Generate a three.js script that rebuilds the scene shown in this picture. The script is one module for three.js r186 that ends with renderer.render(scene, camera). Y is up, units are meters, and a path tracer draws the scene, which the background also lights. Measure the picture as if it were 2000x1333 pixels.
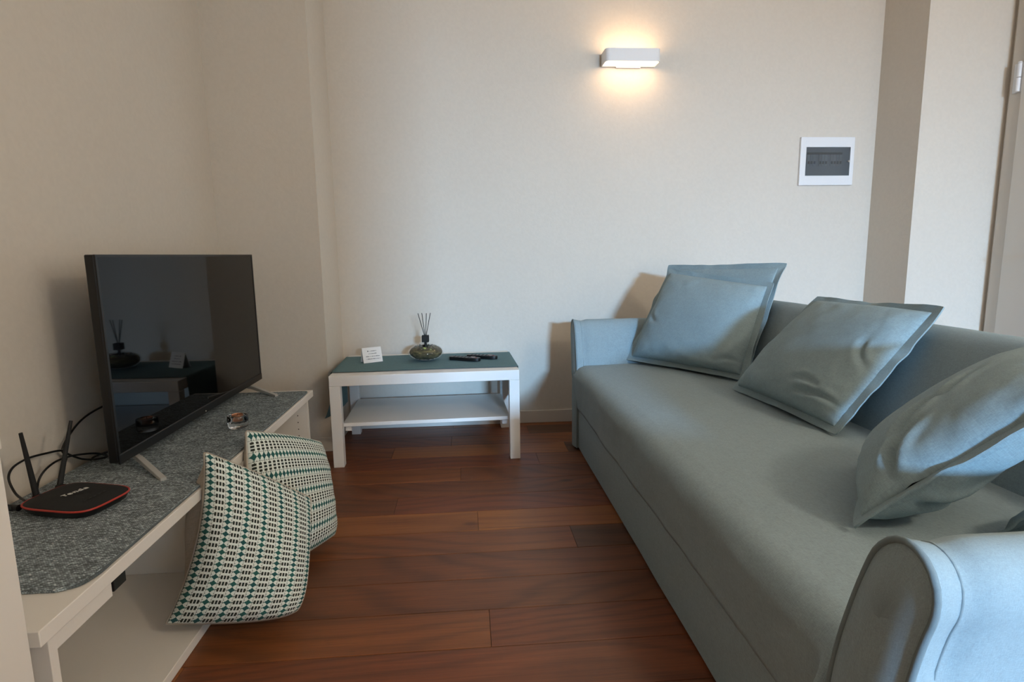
import * as THREE from 'three';
import { RoundedBoxGeometry } from 'three/addons/geometries/RoundedBoxGeometry.js';
import { mergeGeometries } from 'three/addons/utils/BufferGeometryUtils.js';
import { RectAreaLightUniformsLib } from 'three/addons/lights/RectAreaLightUniformsLib.js';
import { FontLoader } from 'three/addons/loaders/FontLoader.js';
import { TextGeometry } from 'three/addons/geometries/TextGeometry.js';

// ------------------------------------------------------------------ camera, sky, window light, exposure
const scene = new THREE.Scene();
const camera = new THREE.PerspectiveCamera(61.29, 2000 / 1333, 0.05, 60);
camera.position.set(0, 1.007, 0);
camera.quaternion.setFromRotationMatrix(new THREE.Matrix4().makeBasis(
  new THREE.Vector3(0.99678359, -0.01419347, 0.07887345),
  new THREE.Vector3(0.0257631, 0.98870129, -0.14766863),
  new THREE.Vector3(-0.07588635, 0.14922569, 0.98588689)));
const renderer = new THREE.WebGLRenderer({ antialias: true });
renderer.toneMapping = THREE.LinearToneMapping;
renderer.toneMappingExposure = 1.24;
renderer.shadowMap.enabled = true;
scene.background = new THREE.Color(0.62, 0.82, 1.0);

RectAreaLightUniformsLib.init();
function areaLight(name, color, intensity, w, h, pos, target) {
  const l = new THREE.RectAreaLight(color, intensity, w, h);
  l.name = name; l.position.set(...pos); l.lookAt(...target); scene.add(l);
  return l;
}
// out of view balcony window lights rear wall and sofa: blue downwards, warm level
areaLight('sky_through_unseen_window', new THREE.Color(0.32, 0.63, 1.0), 840, 0.9, 1.5, [1.80, 2.10, 6.9], [1.70, -12.2, 5.9]);
areaLight('warm_light_through_unseen_window', new THREE.Color(1.0, 0.82, 0.62), 15, 0.84, 1.9, [1.80, 1.20, 6.15], [1.60, 1.30, 1.5]);
// unseen side window right of the sofa, placed to light the left wall
areaLight('daylight_unseen_side_window', new THREE.Color(1.0, 0.88, 0.72), 2.6, 1.1, 1.15, [2.86, 1.50, 0.15], [1.6, 1.35, 0.0]);

// ------------------------------------------------------------------ helpers
let seedState = 7;
function rnd() { seedState = (seedState * 1664525 + 1013904223) >>> 0; return seedState / 4294967296; }
function hash2(x, y, s = 0) {
  let h = Math.imul(x | 0, 374761393) + Math.imul(y | 0, 668265263) + Math.imul(s | 0, 2147483647 ^ 97531);
  h = Math.imul(h ^ (h >>> 13), 1274126177); h ^= h >>> 16;
  return (h >>> 0) / 4294967296;
}
function vnoise(x, y, s = 0) {
  const xi = Math.floor(x), yi = Math.floor(y), fx = x - xi, fy = y - yi;
  const u = fx * fx * (3 - 2 * fx), v = fy * fy * (3 - 2 * fy);
  const a = hash2(xi, yi, s), b = hash2(xi + 1, yi, s), c = hash2(xi, yi + 1, s), d = hash2(xi + 1, yi + 1, s);
  return a + (b - a) * u + (c - a) * v + (a - b - c + d) * u * v;
}
function fbm(x, y, s = 0, o = 4) { let a = 0, w = 0.5; for (let i = 0; i < o; i++) { a += w * vnoise(x, y, s + i * 17); x *= 2.03; y *= 2.03; w *= 0.5; } return a / (1 - Math.pow(0.5, o)); }
const V = (x, y, z) => new THREE.Vector3(x, y, z);
const names = {};
function numbered(n) { names[n] = (names[n] ?? -1) + 1; return names[n] ? `${n}_${String(names[n]).padStart(3, '0')}` : n; }
function thing(name, label, category, [x, y, z] = [0, 0, 0], ry = 0, group) {
  const o = new THREE.Group(); o.name = numbered(name); o.position.set(x, y, z); o.rotation.y = ry;
  o.userData = { label, category }; if (group) o.userData.group = group;
  scene.add(o); return o;
}
function struct(name, label, category) { const o = new THREE.Group(); o.name = name; o.userData = { label, category, kind: 'structure' }; scene.add(o); return o; }
function part(parent, name, geo, mat, pos, label) {
  if (Array.isArray(geo)) geo = mergeGeometries(geo.map(g => { const q = g.index ? g.toNonIndexed() : g; for (const k of Object.keys(q.attributes)) if (!['position', 'normal', 'uv'].includes(k)) q.deleteAttribute(k); return q; }));
  const m = new THREE.Mesh(geo, mat); m.name = name; m.castShadow = m.receiveShadow = true;
  if (pos) m.position.set(...pos);
  if (label) m.userData.label = label;
  parent.add(m); return m;
}
// boxes by limits, uv in metres
function boxUV(g) {
  const p = g.attributes.position, n = g.attributes.normal, uv = g.attributes.uv;
  for (let i = 0; i < p.count; i++) {
    const ax = Math.abs(n.getX(i)), ay = Math.abs(n.getY(i)), az = Math.abs(n.getZ(i));
    if (ay >= ax && ay >= az) uv.setXY(i, p.getX(i), p.getZ(i)); else if (ax >= az) uv.setXY(i, p.getZ(i), p.getY(i)); else uv.setXY(i, p.getX(i), p.getY(i));
  }
  return g;
}
function bb(x0, x1, y0, y1, z0, z1, r = 0) {
  const w = Math.abs(x1 - x0), h = Math.abs(y1 - y0), d = Math.abs(z1 - z0);
  const g = r ? new RoundedBoxGeometry(w, h, d, 2, Math.min(r, w / 2.01, h / 2.01, d / 2.01)) : new THREE.BoxGeometry(w, h, d);
  g.translate((x0 + x1) / 2, (y0 + y1) / 2, (z0 + z1) / 2);
  return boxUV(g);
}
// grid surface from f(u, v) -> Vector3 ; uv scaled by su, sv
function grid(nu, nv, f, su = 1, sv = 1, flip = false, closedU = false) {
  const pos = [], uv = [], idx = [];
  for (let j = 0; j <= nv; j++) for (let i = 0; i <= nu; i++) { const p = f(i / nu, j / nv); pos.push(p.x, p.y, p.z); uv.push(i / nu * su, j / nv * sv); }
  for (let j = 0; j < nv; j++) for (let i = 0; i < nu; i++) {
    const a = j * (nu + 1) + i, b = a + 1, c = a + nu + 1, d = c + 1;
    if (flip) idx.push(a, c, b, b, c, d); else idx.push(a, b, c, b, d, c);
  }
  const g = new THREE.BufferGeometry();
  g.setAttribute('position', new THREE.Float32BufferAttribute(pos, 3)); g.setAttribute('uv', new THREE.Float32BufferAttribute(uv, 2)); g.setIndex(idx); g.computeVertexNormals();
  if (closedU) { const n = g.attributes.normal; for (let j = 0; j <= nv; j++) { const a = j * (nu + 1), b = a + nu; const v = V(n.getX(a) + n.getX(b), n.getY(a) + n.getY(b), n.getZ(a) + n.getZ(b)).normalize(); n.setXYZ(a, v.x, v.y, v.z); n.setXYZ(b, v.x, v.y, v.z); } }
  return g;
}
function tube(pts, r, seg = 40, closed = false, rs = 8) { return new THREE.TubeGeometry(new THREE.CatmullRomCurve3(pts.map(p => p.isVector3 ? p : V(...p)), closed), seg, r, rs, closed); }
function cyl(r0, r1, h, x, y, z, n = 20) { const g = new THREE.CylinderGeometry(r0, r1, h, n); g.translate(x, y, z); return g; }

// ------------------------------------------------------------------ textures (computed)
function dataTex(w, h, f, srgb = true, sx = 1, sy = 1) {
  const d = new Uint8Array(w * h * 4);
  for (let y = 0; y < h; y++) for (let x = 0; x < w; x++) { const c = f(x, y), i = (y * w + x) * 4; d[i] = Math.max(0, Math.min(255, c[0])); d[i + 1] = Math.max(0, Math.min(255, c[1])); d[i + 2] = Math.max(0, Math.min(255, c[2])); d[i + 3] = 255; }
  const t = new THREE.DataTexture(d, w, h); t.wrapS = t.wrapT = THREE.RepeatWrapping; t.magFilter = THREE.LinearFilter; t.minFilter = THREE.LinearMipmapLinearFilter; t.generateMipmaps = true;
  if (srgb) t.colorSpace = THREE.SRGBColorSpace; t.repeat.set(sx, sy); t.needsUpdate = true; return t;
}
const tileNoise = (x, y, n, cell, s) => { // noise that repeats after n pixels
  const p = n / cell, gx = x / cell, gy = y / cell, xi = Math.floor(gx), yi = Math.floor(gy), fx = gx - xi, fy = gy - yi, m = (k) => ((k % p) + p) % p;
  const u = fx * fx * (3 - 2 * fx), v = fy * fy * (3 - 2 * fy);
  const a = hash2(m(xi), m(yi), s), b = hash2(m(xi + 1), m(yi), s), c = hash2(m(xi), m(yi + 1), s), d = hash2(m(xi + 1), m(yi + 1), s);
  return a + (b - a) * u + (c - a) * v + (a - b - c + d) * u * v;
};
const wallBump = dataTex(512, 512, (x, y) => { const v = 128 + 70 * (tileNoise(x, y, 512, 4, 1) - .5) + 60 * (tileNoise(x, y, 512, 8, 2) - .5); return [v, v, v]; }, false, 1.6, 1.6);
const wallMap = dataTex(512, 512, (x, y) => { const v = 250 + 4 * (tileNoise(x, y, 512, 4, 5) - .5) + 2 * (tileNoise(x, y, 512, 128, 6) - .5); return [v, v, v]; }, true, 0.7, 0.7);
// heathered canvas cover fabric
const fabricMap = dataTex(512, 512, (x, y) => {
  const t = hash2(x >> 1, y >> 4, 11) * .5 + hash2(x >> 4, y >> 1, 12) * .5, w = tileNoise(x, y, 512, 32, 14);
  const v = 226 + 30 * (t - .5) + 16 * (hash2(x, y, 13) - .5) + 6 * (w - .5); return [v, v + 1, v];
}, true, 5, 5);
const fabricBump = dataTex(512, 512, (x, y) => { const v = 128 + 45 * Math.sin(x * Math.PI / 2) * Math.sin(y * Math.PI / 2) + 60 * (hash2(x, y, 21) - .5); return [v, v, v]; }, false, 5, 5);
// woven grey-teal mat: thick yarns with light flecks
const matTex = dataTex(1024, 1024, (x, y) => {
  const cy = Math.floor(y / 6), off = (cy & 1) * 5, cx = Math.floor((x + off) / 10) % 102;
  const yarn = hash2(cx, cy, 32) * .6 + hash2(cx >> 2, cy, 33) * .4;
  const ex = Math.abs(((x + off) % 10) - 5) / 5, ey = Math.abs((y % 6) - 3) / 3;
  let l = 120 + 150 * Math.pow(yarn, 1.6) + 26 * (vnoise(x / 50, y / 50, 36) - .5);
  if (hash2(cx, cy, 37) > .87) l += 55;
  l *= 1 - .42 * Math.pow(ey, 3) - .30 * Math.pow(ex, 5);
  return [l * .93, l * 1.0, l * 1.02];
}, true, 1 / .5, 1 / .5);
const matBump = dataTex(512, 512, (x, y) => { const cx = Math.floor(x / 8), cy = Math.floor(y / 8); const over = (cx + cy) & 1; const e = over ? Math.abs((x % 8) - 4) / 4 : Math.abs((y % 8) - 4) / 4; const v = 200 - 120 * e + 40 * (hash2(cx, cy, 41) - .5); return [v, v, v]; }, false, 1 / .2, 1 / .2);
// wood boards: grain along u, one texture spans 2 m by 0.36 m
function woodTex(seed, base, dark, light) {
  return dataTex(1024, 224, (x, y) => {
    const X = x / 512, Y = y / 622;
    const warp = fbm(X * 1.6, Y * 9, seed, 3);
    const bow = fbm(X * .8, Y * 3.2, seed + 9, 2);
    const rings = .5 + .5 * Math.sin((Y * 46 + bow * 26 + warp * 3.4) * 2.2);
    const fine = fbm(X * 7, Y * 330, seed + 3, 3), pore = vnoise(X * 28, Y * 520, seed + 5), broad = fbm(X * 1.1, Y * 13, seed + 7, 3);
    let t = .24 * Math.pow(rings, 3) + .44 * fine + .40 * broad - .14;
    if (pore > .84) t += .22 * (pore - .84) / .16;
    const kx = (hash2(seed, 1, 50) * .8 + .1) * 2, ky = hash2(seed, 2, 50) * .36, dk = Math.hypot((X - kx) * 1.2, (Y - ky) * 2.6);
    if (dk < .05) t += (1 - dk / .05) * .7;
    t = Math.max(0, Math.min(1, t));
    const l = fbm(X * 2, Y * 22, seed + 20, 2);
    return [0, 1, 2].map(k => ((light[k] * l + base[k] * (1 - l)) * (1 - t) + dark[k] * t) * [1.09, 1.05, .80][k]);
  }, true, 1 / 2, 1 / .36);
}
const woods = [
  woodTex(101, [128, 76, 48], [72, 42, 29], [140, 84, 51]),
  woodTex(202, [116, 69, 46], [64, 38, 28], [126, 74, 48]),
  woodTex(303, [148, 92, 52], [92, 54, 33], [160, 101, 58]),
  woodTex(404, [100, 63, 45], [56, 37, 29], [112, 70, 48]),
  woodTex(505, [122, 69, 48], [70, 39, 29], [130, 74, 50]),
];
const woodBump = dataTex(1024, 224, (x, y) => { const v = 150 + 70 * (fbm(x / 512 * 7, y / 622 * 330, 3, 3) - .5) - 60 * Math.max(0, vnoise(x / 512 * 24, y / 622 * 480, 5) - .8) * 5; return [v, v, v]; }, false, 1 / 2, 1 / .36);

function canvasTex(w, h, draw) {
  const c = document.createElement('canvas'); c.width = w; c.height = h; draw(c.getContext('2d'), w, h);
  const t = new THREE.CanvasTexture(c); t.colorSpace = THREE.SRGBColorSpace; t.anisotropy = 8; return t;
}
// ethnic woven cushion: columns of teal lozenges between lattices of dark squares
const lozengeTex = canvasTex(1536, 1536, (g, W, H) => {
  g.fillStyle = 'rgb(240,242,234)'; g.fillRect(0, 0, W, H);
  const NP = 6.5, P = W / NP, NR = 27, R = H / NR;
  for (let k = -1; k < NP + 1; k++) for (let r = 0; r < NR; r++) {
    const x0 = k * P, y0 = r * R, cx = x0 + P * .24, cy = y0 + R / 2;
    g.fillStyle = (hash2(k, r, 61) > .5) ? 'rgb(34,88,88)' : 'rgb(40,98,92)';
    const a = P * .24, b = R * .47;
    g.beginPath(); g.moveTo(cx - a * .72, cy); g.lineTo(cx - a * .4, cy - b * .38); g.lineTo(cx - a * .05, cy - b); g.lineTo(cx + a * .05, cy - b); g.lineTo(cx + a * .4, cy - b * .38); g.lineTo(cx + a * .72, cy); g.lineTo(cx + a * .4, cy + b * .38); g.lineTo(cx + a * .05, cy + b); g.lineTo(cx - a * .05, cy + b); g.lineTo(cx - a * .4, cy + b * .38); g.closePath(); g.fill();
    g.fillRect(cx - a, cy - R * .05, a * 2, R * .10);
    g.fillRect(cx - a * .62, cy - R * .16, a * 1.24, R * .32);
    g.fillStyle = 'rgb(70,74,66)';
    for (const s of [-1, 1]) { g.fillRect(cx + s * P * .225 - P * .012, y0, P * .012, R); g.fillRect(cx + s * P * .225 - (s < 0 ? 0 : P * .045), y0 + R * .08, P * .045, R * .09); g.fillRect(cx + s * P * .225 - (s < 0 ? 0 : P * .045), y0 + R * .58, P * .045, R * .09); }
    g.fillStyle = 'rgb(48,52,47)';
    for (let q = 0; q < 3; q++) {
      const sx = x0 + P * (.50 + q * .155), dark = q === 1 ? 'rgb(40,50,46)' : 'rgb(48,52,44)';
      g.fillStyle = dark; g.fillRect(sx + P * .02, cy - R * .30, P * .105, R * .60); if (q !== 1) g.fillRect(sx + P * (q ? .12 : -.015), cy - R * .06, P * .04, R * .12);
    }
  }
  const im = g.getImageData(0, 0, W, H), d = im.data; // threads
  for (let y = 0; y < H; y++) for (let x = 0; x < W; x++) { const i = (y * W + x) * 4, n = 14 * (hash2(x >> 1, y >> 1, 65) - .5) + ((x >> 2) + (y >> 2) & 1 ? 4 : -4); d[i] += n; d[i + 1] += n; d[i + 2] += n; }
  g.putImageData(im, 0, 0);
});
const cardTex = canvasTex(512, 384, (g, W, H) => { // small printed card: rows of print too fine to read
  g.fillStyle = 'rgb(240,238,236)'; g.fillRect(0, 0, W, H);
  const row = (y, x0, x1, h, c) => { let x = x0; g.fillStyle = c; while (x < x1) { const w = 7 + 9 * hash2(x, y, 71), hh = h * (.6 + .4 * hash2(x, y, 72)); g.fillRect(x, y + h - hh, w * .7, hh); x += w; if (hash2(x, y, 73) > .82) x += 12; } };
  g.fillStyle = 'rgb(60,62,64)'; g.beginPath(); g.arc(150, 96, 15, 0, 7); g.fill();
  row(82, 182, 372, 24, 'rgb(120,122,124)'); row(146, 160, 372, 24, 'rgb(110,112,114)'); row(214, 84, 440, 24, 'rgb(92,94,98)'); row(278, 92, 444, 24, 'rgb(92,94,98)');
});

// ------------------------------------------------------------------ materials
const std = (o) => new THREE.MeshStandardMaterial(o);
const M = {};
M.wall = std({ color: new THREE.Color(0.72, 0.655, 0.57), map: wallMap, bumpMap: wallBump, bumpScale: 0.0006, roughness: 0.92 });
M.ceiling = std({ color: new THREE.Color(0.84, 0.81, 0.76), roughness: 0.95 });
M.trimPaint = std({ color: new THREE.Color(0.66, 0.61, 0.55), roughness: 0.45 });
M.doorPaint = std({ color: new THREE.Color(0.70, 0.66, 0.60), roughness: 0.5 });
M.subfloor = std({ color: 0x1c120c, roughness: 0.9 });
M.planks = woods.map(t => std({ map: t, bumpMap: woodBump, bumpScale: 0.0006, roughness: 0.46 }));
M.white = std({ color: new THREE.Color(0.85, 0.83, 0.80), bumpMap: wallBump, bumpScale: 0.0002, roughness: 0.38 });
M.standWhite = std({ color: new THREE.Color(0.82, 0.77, 0.70), bumpMap: wallBump, bumpScale: 0.0003, roughness: 0.5 });
M.whitePlastic = std({ color: new THREE.Color(0.82, 0.82, 0.83), roughness: 0.35 });
M.blackPlastic = std({ color: 0x0c0c0d, roughness: 0.38 });
M.blackMatte = std({ color: 0x121211, roughness: 0.75 });
M.screen = new THREE.MeshPhysicalMaterial({ color: 0x050506, roughness: 0.03, ior: 1.5, specularIntensity: 0.48 });
M.silver = std({ color: 0xb9b7b2, roughness: 0.35, metalness: 0.75 });
M.footSilver = std({ color: 0xc4c2bc, roughness: 0.4, metalness: 0.25 });
const fab = (r, g, b) => std({ color: new THREE.Color(r, g, b), map: fabricMap, bumpMap: fabricBump, bumpScale: 0.0006, roughness: 0.95 });
M.sofa = fab(0.375, 0.475, 0.52);
M.sofaPiping = fab(0.30, 0.38, 0.41);
M.pillow = fab(0.345, 0.455, 0.50);
M.mat = std({ map: matTex, bumpMap: matBump, bumpScale: 0.002, roughness: 0.95, color: new THREE.Color(0.80, 0.80, 0.80) });
M.runner = std({ color: new THREE.Color(0.15, 0.27, 0.30), map: fabricMap, bumpMap: fabricBump, bumpScale: 0.0006, roughness: 0.9 });
M.lozenge = std({ map: lozengeTex, bumpMap: fabricBump, bumpScale: 0.0006, roughness: 0.95, color: new THREE.Color(0.93, 0.98, 0.98) });
M.linen = std({ color: new THREE.Color(0.60, 0.52, 0.43), map: fabricMap, bumpMap: fabricBump, bumpScale: 0.0005, roughness: 0.95 });
M.glass = new THREE.MeshPhysicalMaterial({ color: 0xffffff, roughness: 0.02, transmission: 1, thickness: 0, ior: 1.5 });
M.lampDiffuser = std({ color: 0xf5ecdd, emissive: new THREE.Color(1.0, 0.86, 0.64), emissiveIntensity: 1.5, roughness: 0.6 });

// ------------------------------------------------------------------ room shell
const XL = -1.21, XR = 2.903, ZB = -3.35, ZF = 6.2, HC = 2.7, XC = -0.722, ZC = -2.97, XK = 2.42, ZK = -3.013, TK = 0.15;
const wallPiece = (o, n, ...lim) => part(o, n, bb(...lim), M.wall);
{
  const wb = struct('wall_back', 'beige painted rear wall behind the sofa and low table', 'wall');
  wallPiece(wb, 'plaster', XC - .02, XK + .02, 0, HC, ZB - TK, ZB);
  const wl = struct('wall_left', 'beige painted wall behind the television', 'wall');
  wallPiece(wl, 'plaster', XL - TK, XL, 0, HC, ZC, ZF);
  const wc = struct('wall_chimney', 'projecting beige wall pier in the left corner beside the low table', 'wall');
  wallPiece(wc, 'plaster', XL - TK, XC, 0, HC, ZB - TK, ZC);
  const wk = struct('wall_pier', 'projecting beige wall pier at the right beside the door', 'wall');
  wallPiece(wk, 'plaster', XK, XR + TK, 0, HC, ZB - TK, ZK);
  // right wall with door and unseen side window
  const wr = struct('wall_right', 'beige painted right wall with door and unseen window', 'wall');
  const dz0 = -2.955, dz1 = -2.10, wz0 = -0.46, wz1 = 0.76, wy0 = 0.92, wy1 = 2.18, dh = 2.45;
  wallPiece(wr, 'plaster', XR, XR + TK, 0, HC, ZK, dz0);
  wallPiece(wr, 'plaster', XR, XR + TK, dh, HC, dz0, dz1);
  wallPiece(wr, 'plaster', XR, XR + TK, 0, HC, dz1, wz0);
  wallPiece(wr, 'plaster', XR, XR + TK, 0, wy0, wz0, wz1);
  wallPiece(wr, 'plaster', XR, XR + TK, wy1, HC, wz0, wz1);
  wallPiece(wr, 'plaster', XR, XR + TK, 0, HC, wz1, ZF);
  // unseen front wall with balcony window, set far back for its light
  const wf = struct('wall_front', 'unseen beige painted wall with the balcony window behind the photographer', 'wall');
  const bx0 = 1.3, bx1 = 2.3, bh = 2.3;
  const wp = struct('unseen_partition', 'unseen beige wall behind the photographer, placed to cut the window light on the left', 'wall');  // unseen partition, keeps balcony window light off the left side
  wallPiece(wp, 'plaster', XL, .52, 0, HC, .90, 1.02);
  wallPiece(wp, 'plaster', .52, XR, 2.4, HC, .90, 1.02);
  wallPiece(wf, 'plaster', XL - TK, bx0, 0, HC, ZF, ZF + TK);
  wallPiece(wf, 'plaster', bx1, XR + TK, 0, HC, ZF, ZF + TK);
  wallPiece(wf, 'plaster', bx0, bx1, bh, HC, ZF, ZF + TK);
  const cl = struct('ceiling', 'off-white ceiling', 'ceiling');
  part(cl, 'plaster', bb(XL - TK, XR + TK, HC, HC + .12, ZB - TK, ZF + TK), M.ceiling);
  // windows out of view, placed to light sofa, rear wall and left wall
  const w1 = struct('window_1', 'unseen balcony window behind the photographer, lighting the sofa and rear wall', 'window');
  const fr = [bb(bx0, bx0 + .06, 0, bh, ZF + .03, ZF + .09), bb(bx1 - .06, bx1, 0, bh, ZF + .03, ZF + .09), bb(bx0, bx1, bh - .06, bh, ZF + .03, ZF + .09), bb(bx0, bx1, 0, .12, ZF + .03, ZF + .09)];
  part(w1, 'frame', fr, M.whitePlastic);
  part(w1, 'pane', bb(bx0 + .06, bx1 - .06, .12, bh - .06, ZF + .055, ZF + .06), M.glass);
  part(w1, 'handle', bb(bx0 + .02, bx0 + .045, 1.0, 1.14, ZF + .005, ZF + .03, .008), M.silver);
  const w2 = struct('window_2', 'unseen side window right of the sofa, lighting the left wall', 'window');
  const f2 = [bb(XR + .03, XR + .09, wy0, wy1, wz0, wz0 + .06), bb(XR + .03, XR + .09, wy0, wy1, wz1 - .06, wz1), bb(XR + .03, XR + .09, wy0, wy0 + .06, wz0, wz1), bb(XR + .03, XR + .09, wy1 - .06, wy1, wz0, wz1), bb(XR + .03, XR + .09, wy0, wy1, .12, .18)];
  part(w2, 'frame', f2, M.whitePlastic);
  part(w2, 'pane', bb(XR + .055, XR + .06, wy0 + .06, wy1 - .06, wz0 + .06, .12), M.glass);
  part(w2, 'pane', bb(XR + .055, XR + .06, wy0 + .06, wy1 - .06, .18, wz1 - .06), M.glass);
  part(w2, 'sill', bb(XR - .05, XR + .03, wy0 - .03, wy0, wz0 - .04, wz1 + .04, .006), M.white);
  // door
  const d1 = struct('door_1', 'pale beige door with a white barrel hinge at the right edge', 'door');
  part(d1, 'casing', [bb(XR - .022, XR + .05, 0, dh + .03, dz0 - .03, dz0 + .045, .004), bb(XR - .022, XR + .05, dh - .045, dh + .03, dz0 - .03, dz1 + .03, .004), bb(XR - .022, XR + .05, 0, dh + .03, dz1 - .045, dz1 + .03, .004)], M.trimPaint);
  part(d1, 'leaf', bb(XR - .035, XR + .01, .01, dh - .05, dz0 + .05, dz1 - .05, .003), M.doorPaint);
  for (const hy of [1.80, 0.30]) {
    const h = part(d1, 'hinge', [cyl(.011, .011, .068, XR - .036, hy + .036, dz0 + .03), cyl(.011, .011, .068, XR - .036, hy + .107, dz0 + .03), cyl(.008, .011, .008, XR - .036, hy + .146, dz0 + .03)], M.whitePlastic, null, 'white barrel hinge');
    part(h, 'leaf_plate', bb(XR - .030, XR - .024, hy, hy + .145, dz0 - .005, dz0 + .06), M.whitePlastic);
  }
  const hd = part(d1, 'handle', tube([[XR - .04, 1.02, dz1 - .12], [XR - .09, 1.02, dz1 - .12], [XR - .095, 1.02, dz1 - .15], [XR - .095, 1.02, dz1 - .25]], .009, 24), M.silver);
  // baseboards
  const base = (n, l, ...lims) => { const o = struct(n, l, 'baseboard'); for (const q of lims) part(o, 'board', bb(...q, .003), M.trimPaint); };
  base('baseboard_back', 'low painted baseboard along the rear wall', [XC, XK, 0, .076, ZB, ZB + .012]);
  base('baseboard_chimney', 'low painted baseboard round the left pier', [XL, XC, 0, .076, ZC, ZC + .012], [XC, XC + .012, 0, .076, ZB + .012, ZC + .012]);
  base('baseboard_left', 'low painted baseboard along the left wall', [XL, XL + .012, 0, .076, ZC + .012, -0.93]);
  base('baseboard_pier', 'low painted baseboard round the right pier', [XK - .012, XK, 0, .076, ZB + .012, ZK + .012], [XK, XR, 0, .076, ZK, ZK + .012]);

  // floor: boards run across the room
  const fl = struct('floor', 'reddish brown wooden plank floor', 'floor');
  part(fl, 'subfloor', bb(XL - TK, XR + TK, -.12, -.012, ZB - TK, ZF + TK), M.subfloor);
  const PW = 0.161, zs0 = -1.36;
  const joints = { '0': [.04], '3': [.36, -0.95], '4': [.02], '5': [-.31], '-1': [0.9], '1': [-1.0, .75], '2': [-.86, .98], '6': [.55], '7': [-.05], '8': [.33, -.8], '9': [-.4, .50] };
  const tones = { '-1:0': 2, '0:0': 0, '0:1': 4, '1:1': 1, '2:1': 1, '3:1': 0, '3:2': 3, '4:0': 2, '4:1': 2, '5:0': 1, '5:1': 4, '6:0': 1 };
  for (let r = -48; r <= 12; r++) {
    const z1 = zs0 - r * PW, z0 = Math.max(z1 - PW, ZB); if (z1 <= ZB || z1 > ZF + PW) continue;
    const zz1 = Math.min(z1, ZF);
    let cuts = joints[r] ? [...joints[r]] : [XL + .3 + 1.4 * hash2(r, 1, 80)];
    while (Math.max(...cuts) < XR - .4) cuts.push(Math.max(...cuts) + 1.1 + .6 * hash2(r, cuts.length, 81));
    while (Math.min(...cuts) > XL + .3) cuts.push(Math.min(...cuts) - 1.1 - .6 * hash2(r, cuts.length, 82));
    cuts = [XL, ...cuts.filter(c => c > XL + .05 && c < XR - .05).sort((a, b) => a - b), XR];
    for (let i = 0; i + 1 < cuts.length; i++) {
      const a = cuts[i], b = cuts[i + 1], gap = .0007, w = b - a - 2 * gap, d = zz1 - z0 - 2 * gap, c = .0014;
      const s = new THREE.Shape([[0, 0], [0, -.012], [d, -.012], [d, 0], [d - c, c * .6], [c, c * .6]].map(p => new THREE.Vector2(...p)));
      const g = new THREE.ExtrudeGeometry(s, { depth: w, bevelEnabled: false });
      g.rotateY(Math.PI / 2); // shape x -> -z, extrude -> +x
      g.translate(a + gap, -c * .6, zz1 - gap);
      const p = g.attributes.position, uv = g.attributes.uv, ou = Math.min(2 - w, 2) * hash2(r, i, 83), ov = .19 * hash2(r, i, 84);
      for (let k = 0; k < p.count; k++) uv.setXY(k, (p.getX(k) - a) + Math.max(0, ou), (zz1 - p.getZ(k)) + ov);
      const tone = tones[`${r}:${i}`] ?? Math.floor(hash2(r, i, 85) * 5) % 5;
      part(fl, 'plank', g, M.planks[tone]);
    }
  }
}

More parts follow.
